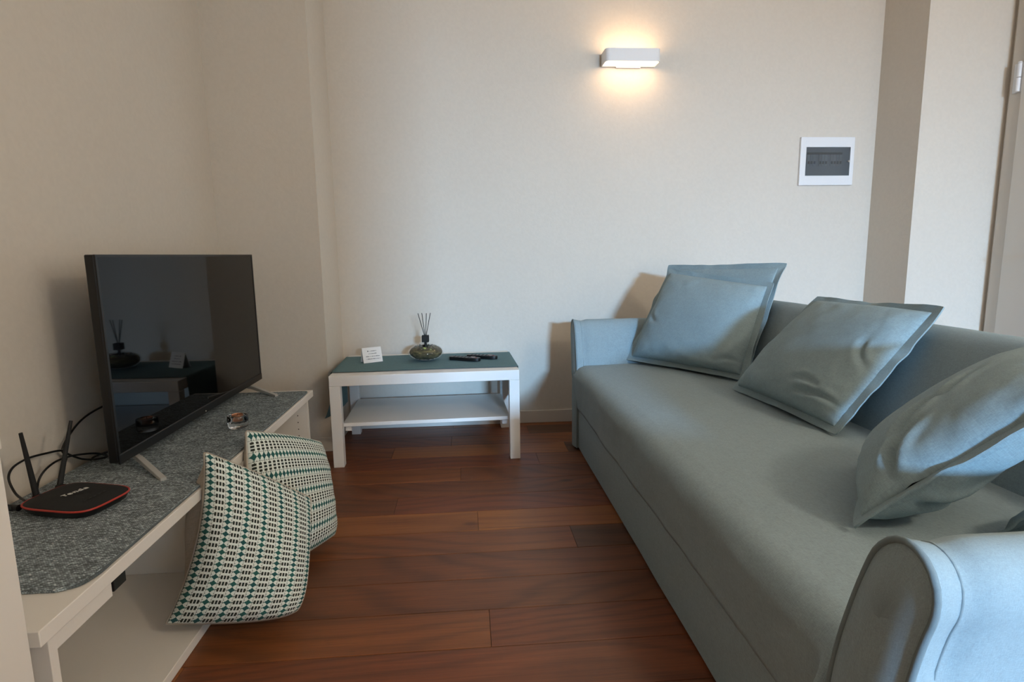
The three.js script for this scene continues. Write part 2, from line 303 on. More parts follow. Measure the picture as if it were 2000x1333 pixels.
// ------------------------------------------------------------------ sofa
const sofaZ0 = -0.70, sofaZ1 = -2.835;
{
  const t = thing('sofa_bed', 'long grey-green fabric sofa bed with slip cover', 'sofa', [0, 0, 0]);
  // base skirt
  part(t, 'base', grid(120, 14, (u, v) => {
    const z = sofaZ1 - .05 + (sofaZ0 - sofaZ1 + .1) * u, y = .012 + .26 * v;
    return V(.556 + .006 * (fbm(z * 3.1, y * 5, 91, 3) - .5) - .003 * Math.sin(v * 3), y, z);
  }, 2.2, .26), M.sofa);
  part(t, 'base_frame', bb(.60, 1.38, .03, .30, sofaZ1 - .02, sofaZ0 + .02), M.sofa);
  // mattress with loose cover : profile from back to the front and down
  const prof = [];
  for (let i = 0; i <= 34; i++) prof.push([1.34 - (1.34 - .60) * i / 34, .445]);
  for (let i = 1; i <= 12; i++) { const a = i / 12 * Math.PI / 2; prof.push([.60 - .068 * Math.sin(a), .445 - .055 * (1 - Math.cos(a))]); }
  for (let i = 1; i <= 14; i++) prof.push([.532 + .012 * Math.sin(i / 14 * Math.PI * .5), .39 - .165 * i / 14]);
  for (let i = 1; i <= 5; i++) { const a = i / 5 * Math.PI / 2; prof.push([.544 + .03 * Math.sin(a) * (1), .225 - .012 * (1 - Math.cos(a))]); }
  const cum = [0]; for (let i = 1; i < prof.length; i++) cum.push(cum[i - 1] + Math.hypot(prof[i][0] - prof[i - 1][0], prof[i][1] - prof[i - 1][1]));
  const L = cum[cum.length - 1];
  const at = (v) => { const s = v * L; let i = 1; while (i < cum.length - 1 && cum[i] < s) i++; const k = (s - cum[i - 1]) / (cum[i] - cum[i - 1]); return [prof[i - 1][0] + (prof[i][0] - prof[i - 1][0]) * k, prof[i - 1][1] + (prof[i][1] - prof[i - 1][1]) * k]; };
  part(t, 'seat_cushion', grid(360, 90, (u, v) => {
    const z = sofaZ0 + .015 + (sofaZ1 - sofaZ0 - .03) * u; const [x, y] = at(v);
    const top = x > .60, front = y < .40;
    const n = fbm(z * 2.3 + 3, x * 3.1, 92, 3) - .5, n2 = fbm(z * 5 + 1, y * 7 + x * 3, 93, 3) - .5;
    const crown = top ? .012 * Math.sin(Math.PI * Math.min(1, (x - .55) / .8)) * Math.pow(Math.sin(Math.PI * u), .4) : 0;
    const endr = Math.min(1, Math.min(u, 1 - u) / .018), drop = .03 * (1 - Math.sqrt(1 - (1 - endr) * (1 - endr)));
    const fold = front ? .030 * Math.exp(-Math.pow((z + .742 + .12 * (y - .3)) / .013, 2)) * Math.min(1, (.40 - y) / .05) : 0;
    return V(x + (front ? .016 * n2 : 0) - fold, y + (top ? .010 * n : 0) + crown - (top || !front ? drop : 0), z);
  }, 2.1, L, true), M.sofa);
  // backrest
  part(t, 'backrest', grid(80, 40, (u, v) => {
    const z = sofaZ0 + .06 + (sofaZ1 - sofaZ0 - .12) * u;
    const P = [[1.225, .36], [1.243, .45], [1.267, .54], [1.292, .63], [1.316, .71], [1.336, .760], [1.366, .782], [1.400, .778], [1.428, .745], [1.445, .60], [1.455, .03]];
    const s = v * (P.length - 1), i = Math.min(P.length - 2, Math.floor(s)), k = s - i;
    const pa = P[Math.max(0, i - 1)], pb = P[i], pc = P[i + 1], pd = P[Math.min(P.length - 1, i + 2)];
    const cr = (a, b, c, d) => .5 * (2 * b + (c - a) * k + (2 * a - 5 * b + 4 * c - d) * k * k + (3 * b - a - 3 * c + d) * k * k * k);
    const n = fbm(z * 2.6, v * 4, 94, 3) - .5;
    return V(cr(pa[0], pb[0], pc[0], pd[0]) + .012 * n, cr(pa[1], pb[1], pc[1], pd[1]) + .006 * n, z);
  }, 2.1, 1.1, true), M.sofa);
  // arms
  const AP = [[-.700, .012], [-.706, .25], [-.706, .39], [-.690, .482], [-.655, .595], [-.632, .640], [-.600, .662], [-.571, .658], [-.551, .636], [-.547, .605], [-.557, .565], [-.574, .49], [-.590, .39], [-.600, .25], [-.602, .012]];
  for (const far of [false, true]) {
    const mz = (z) => far ? -3.53 - z : z;
    const curve = new THREE.CatmullRomCurve3(AP.map(([z, y]) => V(0, y, z)), false, 'centripetal');
    const pts = curve.getPoints(60);
    const x0 = far ? .545 : .505;
    const armAt = (q, x, out = 0) => {
      const n = fbm(x * 4, q.y * 6 + (far ? 9 : 0), 95, 3) - .5, back = Math.max(0, (x - 1.0) / .5);
      const tuck = .008 * Math.exp(-Math.pow((x - x0 - .04) / .02, 2)) * (q.y > .5 ? 1 : .4), o = out + .010 * n - tuck + .004, cz = q.z + .63, cy = q.y > .55 ? q.y - .55 : 0, l = Math.hypot(cz, cy) || 1;
      return V(x, q.y + o * cy / l + .02 * back * (q.y > .3 ? 1 : 0), mz(q.z + o * cz / l));
    };
    const arm = part(t, 'armrest', grid(60, 48, (u, v) => { const w = v < .3 ? v * .5 : .15 + (v - .3) / .7 * .85; return armAt(curve.getPoint(u), x0 + (1.45 - x0) * w); }, 1.5, 1.0, far), M.sofa);
    // front panel of the arm, slightly bulged
    part(arm, 'front_panel', grid(60, 10, (u, v) => {
      const q = pts[Math.round(u * 60)], c = V(0, Math.max(.012, Math.min(.56, q.y * .96)), q.y > .4 ? -.64 + (q.y - .4) * .12 : -.65);
      const k = v, y = c.y + (q.y - c.y) * k, z = c.z + (q.z - c.z) * k;
      const n = fbm(y * 14 + z * 9, z * 16, 96, 2) - .5;
      return V(x0 - .014 * (1 - k * k) + .006 * n * (1 - k), y, mz(z));
    }, 1, .1, far), M.sofa);
    part(arm, 'piping', tube(pts.filter((_, i) => i % 2 === 0).map(q => armAt(q, x0 + .001, -.001)), .0045, 90), M.sofaPiping);
    part(arm, 'seam', tube(pts.filter((q, i) => i % 2 === 0).map(q => armAt(q, x0 + .036, 0)), .0022, 90, false, 6), M.sofa);
  }
  for (const [x, z] of [[.62, sofaZ0 - .1], [.62, sofaZ1 + .1], [1.38, sofaZ0 - .1], [1.38, sofaZ1 + .1]]) part(t, 'foot', cyl(.025, .02, .032, x, .016, z), M.blackPlastic);
}

// ------------------------------------------------------------------ pillows
// corners : bottom-left, bottom-right, top-right, top-left
function pillow(o, C, T, fl, seed, { front = M.pillow, back = M.pillow, rotUV = false, side = 0, pinchL = 0, round = 0, full = [1, 1], pinch = .05, wrinkle = 1, folds = [] } = {}) {
  const [BL, BR, TR, TL] = C.map(c => V(...c));
  const ctr = BL.clone().add(BR).add(TR).add(TL).multiplyScalar(.25);
  const N = BR.clone().sub(BL).add(TR.clone().sub(TL)).cross(TL.clone().sub(BL).add(TR.clone().sub(BR))).normalize();
  const W = BL.distanceTo(BR) * .5 + TL.distanceTo(TR) * .5, H = BL.distanceTo(TL) * .5 + BR.distanceTo(TR) * .5;
  const base = (u, v) => {
    let uu = .5 + (u - .5) * (1 - pinch * (1 - Math.pow(2 * v - 1, 2))) + pinchL * (1 - u) * (1 - Math.pow(2 * v - 1, 2)), vv = .5 + (v - .5) * (1 - pinch * (1 - Math.pow(2 * u - 1, 2)));
    if (round) { const w = round * Math.pow(u * (1 - v), 7); uu -= w; vv += w; }
    return BL.clone().multiplyScalar((1 - uu) * (1 - vv)).addScaledVector(BR, uu * (1 - vv)).addScaledVector(TR, uu * vv).addScaledVector(TL, (1 - uu) * vv);
  };
  const f = (s) => Math.max(0, 1 - Math.pow(Math.abs(2 * s - 1), 2.6));
  const bulge = (s, q, side) => { // s, q in 0..1 inside the seam
    let h = T * Math.pow(f(s) * f(Math.pow(q, .82)), .46);
    const e = Math.max(Math.abs(2 * s - 1), Math.abs(2 * q - 1)), ed = Math.pow(e, 3) * (1 - Math.pow(e, 14));
    h += wrinkle * .011 * ed * (fbm(s * 9, q * 9, seed + side * 7, 3) - .5) * 2;
    h += wrinkle * .010 * (fbm(s * 3, q * 3, seed + 3 + side * 7, 3) - .5) * f(s) * f(q);
    for (const [a, b, ang, len, wd, dep] of folds) { // pulled creases
      const dx = s - a, dy = q - b, c = Math.cos(ang), sn = Math.sin(ang), l = (dx * c + dy * sn) / len, k = (-dx * sn + dy * c + .04 * l * l) / wd;
      if (Math.abs(l) < 1) h -= dep * Math.exp(-k * k) * (1 - l * l) - .5 * dep * Math.exp(-Math.pow(Math.abs(k) - 1.8, 2)) * (1 - l * l);
    }
    return Math.max(h, 0);
  };
  const n = 56, lo = fl, hi = 1 - fl;
  const wave = (u, v) => (fl ? .012 * wrinkle * (fbm(u * 6 + 2, v * 6, seed + 31, 2) - .5) * 2 : 0);
  const surf = (sd, mat, name, label) => {
    const g = grid(n, n, (s, q) => { const ss = .5 - .5 * Math.cos(Math.PI * s), qq = .5 - .5 * Math.cos(Math.PI * q), u = lo + (hi - lo) * ss, v = lo + (hi - lo) * qq; const P = base(u, v).addScaledVector(N, sd * (bulge(ss, qq, sd) * full[sd > 0 ? 0 : 1] + .0022)); if (sd < 0 && side) P.addScaledVector(BL.clone().sub(BR).normalize(), side * Math.pow(Math.sin(Math.PI * Math.min(1, ss * 3.2)), .7) * Math.pow(Math.sin(Math.PI * Math.pow(qq, 1.7)), .8)); return P; }  , 1, 1, sd < 0);
    const uv = g.attributes.uv, flat = mat === M.lozenge;
    for (let i = 0; i < uv.count; i++) { const s = .5 - .5 * Math.cos(Math.PI * uv.getX(i)), q = .5 - .5 * Math.cos(Math.PI * uv.getY(i)); if (flat) uv.setXY(i, rotUV ? q : s, rotUV ? s : q); else uv.setXY(i, s * W, q * H); }
    return part(o, name, g, mat, null, label);
  };
  const fr = surf(1, front, 'front_panel'), bk = surf(-1, back, 'back_panel', back === M.linen ? 'plain beige linen back' : undefined);
  const per = (p) => { p = ((p % 1) + 1) % 1 * 4; const k = Math.floor(p), r = p - k; return k === 0 ? [r, 0] : k === 1 ? [1, r] : k === 2 ? [1 - r, 1] : [0, 1 - r]; };
  if (fl) {
    const ring = (side) => grid(160, 5, (a, w) => { const [x, y] = per(a); const cx = .5 + (x - .5) * (1 - 2 * fl * w), cy = .5 + (y - .5) * (1 - 2 * fl * w); const rc = Math.min(1, Math.hypot(x - .5, y - .5) / .7071); const k = rc > .965 ? 1 - .012 * (rc - .965) / .035 : 1; return base(.5 + (cx - .5) * k, .5 + (cy - .5) * k).addScaledVector(N, side * .0022 + wave(x, y) * (1 - w)); }, 2.2, .04, side > 0);
    const rim = grid(160, 2, (a, w) => { const [x, y] = per(a); const rc = Math.min(1, Math.hypot(x - .5, y - .5) / .7071); const k = rc > .965 ? 1 - .012 * (rc - .965) / .035 : 1; return base(.5 + (x - .5) * k, .5 + (y - .5) * k).addScaledVector(N, (w - .5) * .0044 + wave(x, y)); }, 2.2, .01);
    part(o, 'flange', [ring(1), ring(-1), rim], front);
  } else {
    const pts = []; for (let i = 0; i < 96; i++) { const [x, y] = per(i / 96); pts.push(base(x, y)); }
    part(o, 'edge_seam', tube(pts, .004, 200, true, 6), back, null, 'cream edge seam');
  }
  return o;
}
const pil = 'grey-green cushions on the sofa bed';
const sofaPillow = (label, C, T, seed, opt) => pillow(thing('throw_pillow', label, 'pillow', [0, 0, 0], 0, pil), C, T, .048, seed, { pinch: .022, ...opt });
sofaPillow('blue-grey flanged cushion in front of another in the far sofa corner', [[.800, .462, -2.845], [1.165, .462, -2.295], [1.330, .868, -2.405], [1.028, .925, -2.885]], .088, 300, { full: [1, .4], folds: [[.12, .42, 2.5, .10, .022, .008], [.9, .12, .3, .12, .02, .006]] });
sofaPillow('flanged cushion standing against the back wall corner, behind the front one', [[.915, .462, -2.865], [1.205, .462, -2.365], [1.392, .955, -2.425], [1.052, .940, -2.955]], .055, 310, { full: [.4, .9] });
sofaPillow('grey flanged cushion leaning on the middle of the sofa backrest', [[1.045, .462, -2.180], [1.078, .462, -1.562], [1.345, .842, -1.515], [1.308, .836, -2.060]], .085, 320, { full: [1, .8], folds: [[.82, .14, .15, .2, .02, .012], [.72, .22, .1, .14, .02, .008], [.9, .55, 2.0, .14, .02, .008]] });
sofaPillow('large plump cushion reclining beside the nearest armrest', [[1.015, .478, -1.350], [.742, .466, -1.012], [1.020, .805, -.815], [1.285, .815, -1.125]], .082, 330, { folds: [[.84, .30, 2.3, .18, .03, .020], [.66, .40, 2.25, .2, .035, .018], [.55, .62, 2.4, .16, .03, .010]] });
sofaPillow('cushion half hidden between the nearest armrest and the plump cushion', [[1.46, .470, -1.02], [.985, .462, -.96], [1.0, .64, -.77], [1.46, .66, -.78]], .05, 340);

// ------------------------------------------------------------------ low side table with shelf
const tableX = -0.66, tableZ = -2.712, tableRot = 0.029;
const onTable = (lx, y, lz) => { const c = Math.cos(tableRot), s = Math.sin(tableRot); return [tableX + lx * c + lz * s, y, tableZ - lx * s + lz * c]; };
{
  const t = thing('side_table', 'low white rectangular table with square legs and lower shelf', 'table', [tableX, 0, tableZ], tableRot);
  part(t, 'top', bb(0, .905, .40, .45, -.575, 0, .003), M.white);
  for (const [x, z] of [[0, 0], [.855, 0], [0, -.525], [.855, -.525]]) part(t, 'leg', bb(x, x + .05, 0, .40, z - .05, z, .002), M.white);
  part(t, 'shelf', bb(.045, .86, .186, .205, -.535, -.052, .003), M.white);
  for (const [x, z] of [[.052, -.09], [.822, -.09], [.052, -.49], [.822, -.49]]) part(t, 'shelf_bracket', bb(x, x + .03, .160, .186, z - .02, z + .02, .002), M.white);
  const r = thing('table_runner', 'teal cloth runner draped over the low white table', 'table runner', [tableX, 0, tableZ], tableRot);
  // path over the table : hang left, top, hang right
  const path = []; for (let i = 0; i <= 20; i++) path.push([-.0035, .225 + (.4535 - .225) * i / 20]);
  for (let i = 1; i <= 40; i++) path.push([-.0035 + .912 * i / 40, .4535]);
  for (let i = 1; i <= 20; i++) path.push([.9085, .4535 - .24 * i / 20]);
  part(r, 'cloth', grid(path.length - 1, 24, (u, v) => {
    const k = Math.round(u * (path.length - 1)), [x, y] = path[k], z = -.075 - .435 * v + (k > 20 && k < 60 ? .004 * Math.sin(x * 9) : 0);
    const hang = Math.max(0, (.45 - y) / .22), s = x < .4 ? -1 : 1;
    const n = fbm(z * 12, s * 3, 97, 2), curl = s < 0 ? .035 * Math.pow(hang, 3) * Math.max(0, 1 - v * 4) : 0;
    return V(x + s * (hang * .010 * n + curl), y + .0006 * fbm(x * 30, z * 30, 98, 2) - (s < 0 ? .025 * hang * v : 0), z);
  }, 1.4, .44), M.runner);
}
// reed diffuser
{
  const [bx, , bz] = [-.225, 0, -3.045], y0 = .4555;
  const t = thing('reed_diffuser', 'round clear glass reed diffuser filled with dried moss and black sticks', 'diffuser', [bx, y0, bz]);
  const prof = []; for (let i = 0; i <= 20; i++) { const a = -Math.PI / 2 + i / 20 * Math.PI * .90; prof.push(new THREE.Vector2(Math.max(.012, .093 * Math.cos(a)), .045 + .044 * Math.sin(a) + (i === 0 ? 0 : 0))); }
  prof.push(new THREE.Vector2(.013, .092), new THREE.Vector2(.011, .100)); prof.unshift(new THREE.Vector2(0, .001));
  part(t, 'bottle', new THREE.LatheGeometry(prof, 48), M.glass);
  const inner = [[], [], [], []];
  const core = grid(48, 24, (u, v) => { const a = -Math.PI / 2 + v * Math.PI * .86, k = .955 + .05 * (fbm(u * 16, v * 9, 55, 2) - .5) * Math.sin(Math.PI * u); return V(Math.cos(u * Math.PI * 2) * .0905 * Math.cos(a) * k, .045 + .042 * Math.sin(a) * k - (v > .8 ? .004 * (v - .8) / .2 : 0), -Math.sin(u * Math.PI * 2) * .0905 * Math.cos(a) * k); }, 1, 1, true, true);
  part(t, 'moss_filling', core, std({ map: dataTex(256, 128, (x, y) => { const n = fbm(x / 9, y / 9, 56, 3), m = fbm(x / 22 + 5, y / 20, 57, 2); const k = Math.pow(n, 1.5) * 1.5; return [30 + 74 * k + 26 * m, 27 + 64 * k + 28 * m, 20 + 44 * k + 12 * m]; }), roughness: .95 }), null, 'olive and brown dried moss');
  for (let i = 0; i < 420; i++) {
    const a = rnd() * 6.283, y = .012 + rnd() * .066; const lim = .0865 * Math.sqrt(Math.max(0, 1 - Math.pow((y - .045) / .042, 2))) - .005, rr = lim * (.90 + .05 * rnd());
    const g = new THREE.IcosahedronGeometry(.003 + rnd() * .0035, 0); g.scale(1 + rnd() * .9, .5 + rnd() * .5, .7 + rnd() * .6); g.rotateX(rnd() * 6); g.rotateY(rnd() * 6); g.translate(Math.cos(a) * rr, y, Math.sin(a) * rr); inner[Math.floor(rnd() * 4)].push(g);
  }
  const cols = [0x4c4230, 0x2a251c, 0x766f56, 0x47492c];
  inner.forEach((gs, k) => { const m = part(t, 'dried_moss', gs, std({ color: cols[k], roughness: .95 })); m.userData.kind = 'stuff'; });
  part(t, 'dried_pod', new THREE.SphereGeometry(.012, 16, 12), std({ color: 0x9fb060, roughness: .7 }), [-.002, .066, .055], 'pale green pod');
  part(t, 'dried_pod', new THREE.SphereGeometry(.010, 16, 12), std({ color: 0x85905a, roughness: .8 }), [.028, .060, .062], 'pale green pod');
  part(t, 'neck', cyl(.0065, .0075, .036, 0, .085, 0), M.blackPlastic);
  part(t, 'stopper', bb(-.0185, .0185, .098, .133, -.0185, .0185, .0025), M.blackMatte, null, 'black cube stopper');
  for (const [dx, dz] of [[-.034, .006], [-.015, -.008], [.010, .008], [.030, -.004]]) part(t, 'reed', tube([[dx * .12, .128, dz * .2], [dx, .251, dz]], .0019, 4, false, 6), M.blackMatte);
}
// remotes
function remote(label, a, b, w, h, y) {
  const dx = b[0] - a[0], dz = b[1] - a[1], L = Math.hypot(dx, dz);
  const t = thing('remote_control', label, 'remote control', [(a[0] + b[0]) / 2, y, (a[1] + b[1]) / 2], Math.atan2(-dz, dx), 'remote controls on the table');
  const s = new THREE.Shape(); const ww = w / 2, l = L / 2;
  s.moveTo(-l + .01, -ww * .8); s.bezierCurveTo(-l * .3, -ww * .78, -l * .1, -ww * .95, l * .2, -ww * 1.02); s.bezierCurveTo(l * .7, -ww * 1.08, l, -ww * .8, l, 0); s.bezierCurveTo(l, ww * .8, l * .7, ww * 1.08, l * .2, ww * 1.02); s.bezierCurveTo(-l * .1, ww * .95, -l * .3, ww * .78, -l + .01, ww * .8); s.bezierCurveTo(-l, ww * .8, -l, -ww * .8, -l + .01, -ww * .8);
  const g = new THREE.ExtrudeGeometry(s, { depth: h - .006, bevelEnabled: true, bevelSize: .003, bevelThickness: .003, bevelSegments: 3, curveSegments: 16 }); g.rotateX(-Math.PI / 2); g.translate(0, .003, 0);
  part(t, 'case', g, M.blackPlastic);
  const bm = std({ color: 0x3a3432, roughness: .6 });
  for (let i = 0; i < 6; i++) for (let j = -1; j <= 1; j++) part(t, 'button', cyl(.0035, .0038, .002, -l + .028 + i * L * .12, h + .0008, j * w * .24, 10), bm);
  part(t, 'button', new THREE.TorusGeometry(w * .26, .003, 8, 24).rotateX(Math.PI / 2).translate(l * .55, h + .001, 0), std({ color: 0x8a7a74, roughness: .5 }), null, 'grey navigation ring');
  part(t, 'button', cyl(.004, .004, .002, l - .016, h + .001, w * .2, 10), std({ color: 0x8c1d16, roughness: .5 }), null, 'red power button');
}
remote('black remote control lying nearest the table edge', [-.098, -3.045], [.058, -2.968], .042, .018, .4555);
remote('black remote control lying behind, towards the table right end', [-.006, -3.085], [.150, -3.018], .040, .018, .4555);
// printed card
{
  const t = thing('tent_card', 'small white printed card standing on the teal runner', 'card', [-.500, .4555, -3.030], .5);
  const g = new THREE.BoxGeometry(.104, .082, .0012); g.translate(0, .039, 0);
  const front = part(t, 'printed_face', g, std({ map: cardTex, roughness: .8 })); front.rotation.set(-.30, 0, .0);
  const g2 = new THREE.BoxGeometry(.104, .082, .0012); g2.translate(0, .039, 0);
  const bk = part(t, 'back_fold', g2, std({ color: 0xeeeae4, roughness: .8 }), [0, 0, -.046]); bk.rotation.set(.30, 0, 0);
}

// ------------------------------------------------------------------ television bench
{
  const x1 = -.732, x0 = -1.175, z1 = -.945, z0 = -2.704, H = .39;
  const t = thing('television_bench', 'long low off-white open television bench along the left wall', 'bench');
  part(t, 'top_board', bb(x0, x1, H - .03, H, z0, z1, .002), M.standWhite);
  part(t, 'bottom_board', bb(x0, x1, .001, .028, z0 + .04, z1 - .03, .002), M.standWhite);
  part(t, 'back_board', bb(x0, x0 + .008, .028, H - .03, z0 + .045, z1 - .035), M.standWhite);
  const pan = [[z1 - .034, z1 - .054], [-1.767, -1.787], [z0 + .06, z0 + .04]];
  pan.forEach(([a, b]) => part(t, 'upright_panel', bb(x0 + .009, x1 - .014, .028, H - .03, b, a, .0015), M.standWhite));
  part(t, 'front_rail', bb(x1 - .035, x1 - .016, H - .072, H - .03, -1.165, z1 - .055, .001), M.standWhite);
  part(t, 'hinge_block', bb(x1 - .05, x1 - .014, H - .066, H - .031, -1.212, -1.168, .002), M.blackPlastic, null, 'black block under the top');
  const holes = [];
  for (const [a] of pan.slice(1)) for (const xx of [x1 - .06, x0 + .08]) for (let k = 0; k < 9; k++) { const g = new THREE.CylinderGeometry(.0026, .0026, .0006, 10); g.rotateX(Math.PI / 2); g.translate(xx, .06 + k * .032, a + .0002); holes.push(g); }
  const hm = part(t, 'shelf_pin_holes', holes, std({ color: 0x2c2824, roughness: .9 })); hm.userData.kind = 'stuff';
  // woven mat
  const m = thing('woven_mat', 'grey-teal coarse woven runner mat on the television bench', 'mat');
  const s = new THREE.Shape(); const X0 = -1.168, X1 = -.742, Z0 = -2.655, Z1 = -1.068;
  s.moveTo(X0, -Z0); s.lineTo(X1 - .02, -Z0); s.quadraticCurveTo(X1, -Z0, X1, -Z0 - .02); for (let k = 1; k < 24; k++) s.lineTo(X1 + .006 * (fbm(k * .4, 2, 99, 2) - .5), -Z0 + (Z0 - Z1 + .04) * k / 24); s.quadraticCurveTo(X1, -Z1, X1 - .045, -Z1 - .004); s.lineTo(X0, -Z1 + .004); s.closePath();
  const g = new THREE.ExtrudeGeometry(s, { depth: .004, bevelEnabled: true, bevelSize: .002, bevelThickness: .0015, bevelSegments: 2 }); g.rotateX(Math.PI / 2); // shape y -> +z ... flip
  g.scale(1, -1, -1); { const ix = g.attributes.position; }
  g.computeVertexNormals(); boxUV(g);
  const p = g.attributes.position; let mn = 1e9; for (let i = 0; i < p.count; i++) mn = Math.min(mn, p.getY(i)); g.translate(0, H + .0005 - mn, 0);
  part(m, 'cloth', g, M.mat);
  const hem = []; for (let k = 0; k <= 30; k++) hem.push(V(X1 + .001, H + .0035, Z0 + .02 + (Z1 - Z0 - .07) * k / 30)); hem.push(V(X1 - .012, H + .0035, Z1 - .012), V(X1 - .05, H + .0035, Z1 + .001)); for (let k = 1; k <= 8; k++) hem.push(V(X1 - .05 - (X1 - .05 - X0) * k / 8, H + .0035, Z1 + .001 - .006 * k / 8));
  part(m, 'hem', tube(hem, .003, 200), M.mat);
}
// low cupboard beside the near end of the bench, only its edge shows at the lower left
{
  const t = thing('low_cupboard', 'pale beige cupboard edge at the lower left corner, beside the bench end', 'cupboard');
  part(t, 'carcass', bb(-1.195, -.755, .0, .715, -.93, -.46, .002), M.standWhite);
  part(t, 'top_board', bb(-1.200, -.735, .715, .74, -.932, -.45, .002), M.standWhite);
  const d = part(t, 'door', bb(-.754, -.736, .012, .71, -.928, -.464, .002), M.standWhite);
  part(d, 'knob', cyl(.010, .008, .022, 0, 0, 0, 16).rotateZ(-Math.PI / 2).translate(-.726, .58, -.50), M.silver);
}
// ------------------------------------------------------------------ television
{
  const y0 = .428, y1 = 1.022, za = -1.655, zb = -2.812, xf = -1.0;
  const t = thing('television', 'black flat television on the bench facing the sofa', 'television');
  part(t, 'back_case', bb(xf - .028, xf - .002, y0 + .004, y1, zb, za, .004), M.blackPlastic);
  part(t, 'rear_bulge', bb(xf - .065, xf - .026, y0 + .02, y0 + .36, zb + .12, za - .12, .015), M.blackPlastic);
  part(t, 'screen', bb(xf - .003, xf + .0005, y0 + .030, y1 - .008, zb + .009, za - .009), M.screen);
  part(t, 'bezel', [bb(xf - .003, xf + .002, y1 - .008, y1, zb, za), bb(xf - .003, xf + .002, y0 + .008, y1 - .008, zb, zb + .009), bb(xf - .003, xf + .002, y0 + .008, y1 - .008, za - .009, za), bb(xf - .004, xf + .004, y0, y0 + .030, zb, za, .003)], M.blackPlastic);
  part(t, 'indicator', new THREE.SphereGeometry(.003, 10, 8), M.silver, [xf + .004, y0 + .008, -2.2]);
  for (const [p, q] of [[[-1.02, -1.765], [-.855, -1.60]], [[-1.02, -2.69], [-.853, -2.565]]]) {
    const dx = q[0] - p[0], dz = q[1] - p[1], L = Math.hypot(dx, dz);
    const g = new THREE.ExtrudeGeometry(new THREE.Shape([[0, .026], [.05, .026], [L, .006], [L, 0], [L - .02, 0], [.03, .014], [0, .014]].map(a => new THREE.Vector2(...a))), { depth: .014, bevelEnabled: true, bevelSize: .001, bevelThickness: .001, bevelSegments: 1 });
    g.translate(0, 0, -.007); g.rotateY(Math.atan2(-dz, dx)); g.translate(p[0], .3985, p[1]);
    part(t, 'foot', g, M.footSilver, null, 'silver splayed foot');
    const g2 = g.clone(); g2.translate(-p[0], 0, -p[1]); g2.rotateY(Math.PI - 2 * Math.atan2(-dz, dx) + 2 * Math.atan2(-dz, dx) * 1); g2.scale(.8, 1, .8); g2.translate(p[0], 0, p[1]);
    part(t, 'foot', g2, M.footSilver, null, 'silver rear foot');
  }
}
// ------------------------------------------------------------------ router
const font = await new FontLoader().loadAsync('fonts/droid/droid_sans_bold.typeface.json');
{
  const t = thing('wifi_router', 'black flat router with red edge line and upright antennas', 'router', [-.987, .3978, -1.452], -.235);
  // local : x right (towards room), z towards photographer
  const W = .100, D = .080;
  const outline = (k) => { const s = []; for (let i = 0; i < 64; i++) { const a = i / 64 * Math.PI * 2, c = Math.cos(a), n = Math.sin(a), e = 2 / 4.2; s.push([Math.sign(c) * Math.pow(Math.abs(c), e) * W * k, Math.sign(n) * Math.pow(Math.abs(n), e) * D * k]); } return s; };
  const O = outline(1);
  const layer = (k, y) => O.map(([x, z]) => V(x * k, y + .006 * (x / W) * -.4, z * k));
  const ring = (A) => grid(64, A.length - 1, (u, v) => A[Math.round(v * (A.length - 1))][Math.round(u * 64) % 64], 1, 1, false, true);
  part(t, 'case', ring([layer(.86, .001), layer(.93, .006), layer(.985, .016), layer(1, .021)]), M.blackPlastic);
  part(t, 'red_edge', tube(layer(1.0, .022).map(p => p), .0026, 160, true, 8), std({ color: new THREE.Color(.42, .035, .022), roughness: .4 }), null, 'dark red edge line');
  part(t, 'lid', ring([layer(.985, .0225), layer(.95, .026), layer(.7, .0285), layer(.35, .030), layer(.001, .0305)]), M.blackMatte);
  part(t, 'base_plate', ring([layer(.86, .001), layer(.4, .0012), layer(.001, .0012)]), M.blackPlastic);
  const tg = new TextGeometry('Tenda', { font, size: .015, depth: .0006, curveSegments: 4 }); tg.computeBoundingBox(); tg.translate(-tg.boundingBox.max.x / 2, 0, 0); tg.rotateX(-Math.PI / 2); tg.rotateY(Math.PI / 2 - .22); tg.translate(-.004, .0326, -.004);
  part(t, 'logo', tg, std({ color: 0xd2d0c8, roughness: .5 }));
  const led = []; for (let k = 0; k < 5; k++) led.push(bb(.052, .0545, .0292, .0297, -.03 + k * .014, -.022 + k * .014));
  part(t, 'indicator_marks', led, std({ color: 0x2b2b2a, roughness: .6 }));
  const ant = (bx, bz, tx, ty, tz) => {
    const h = part(t, 'antenna_hinge', cyl(.008, .008, .02, 0, 0, 0, 16).rotateZ(Math.PI / 2).translate(bx + .005, .020, bz), M.blackPlastic);
    const A = V(bx, .018, bz), B = V(tx, ty, tz), d = B.clone().sub(A), L = d.length(), g = new THREE.CylinderGeometry(.0046, .0078, L, 12); g.scale(.8, 1, 1); g.translate(0, L / 2, 0); g.applyQuaternion(new THREE.Quaternion().setFromUnitVectors(V(0, 1, 0), d.normalize())); g.translate(A.x, A.y, A.z);
    part(h, 'antenna', g, M.blackMatte);
  };
  ant(-.112, .006, -.118, .190, .018); ant(-.112, -.056, -.122, .180, -.122); ant(-.105, .070, -.150, .060, .135);
}
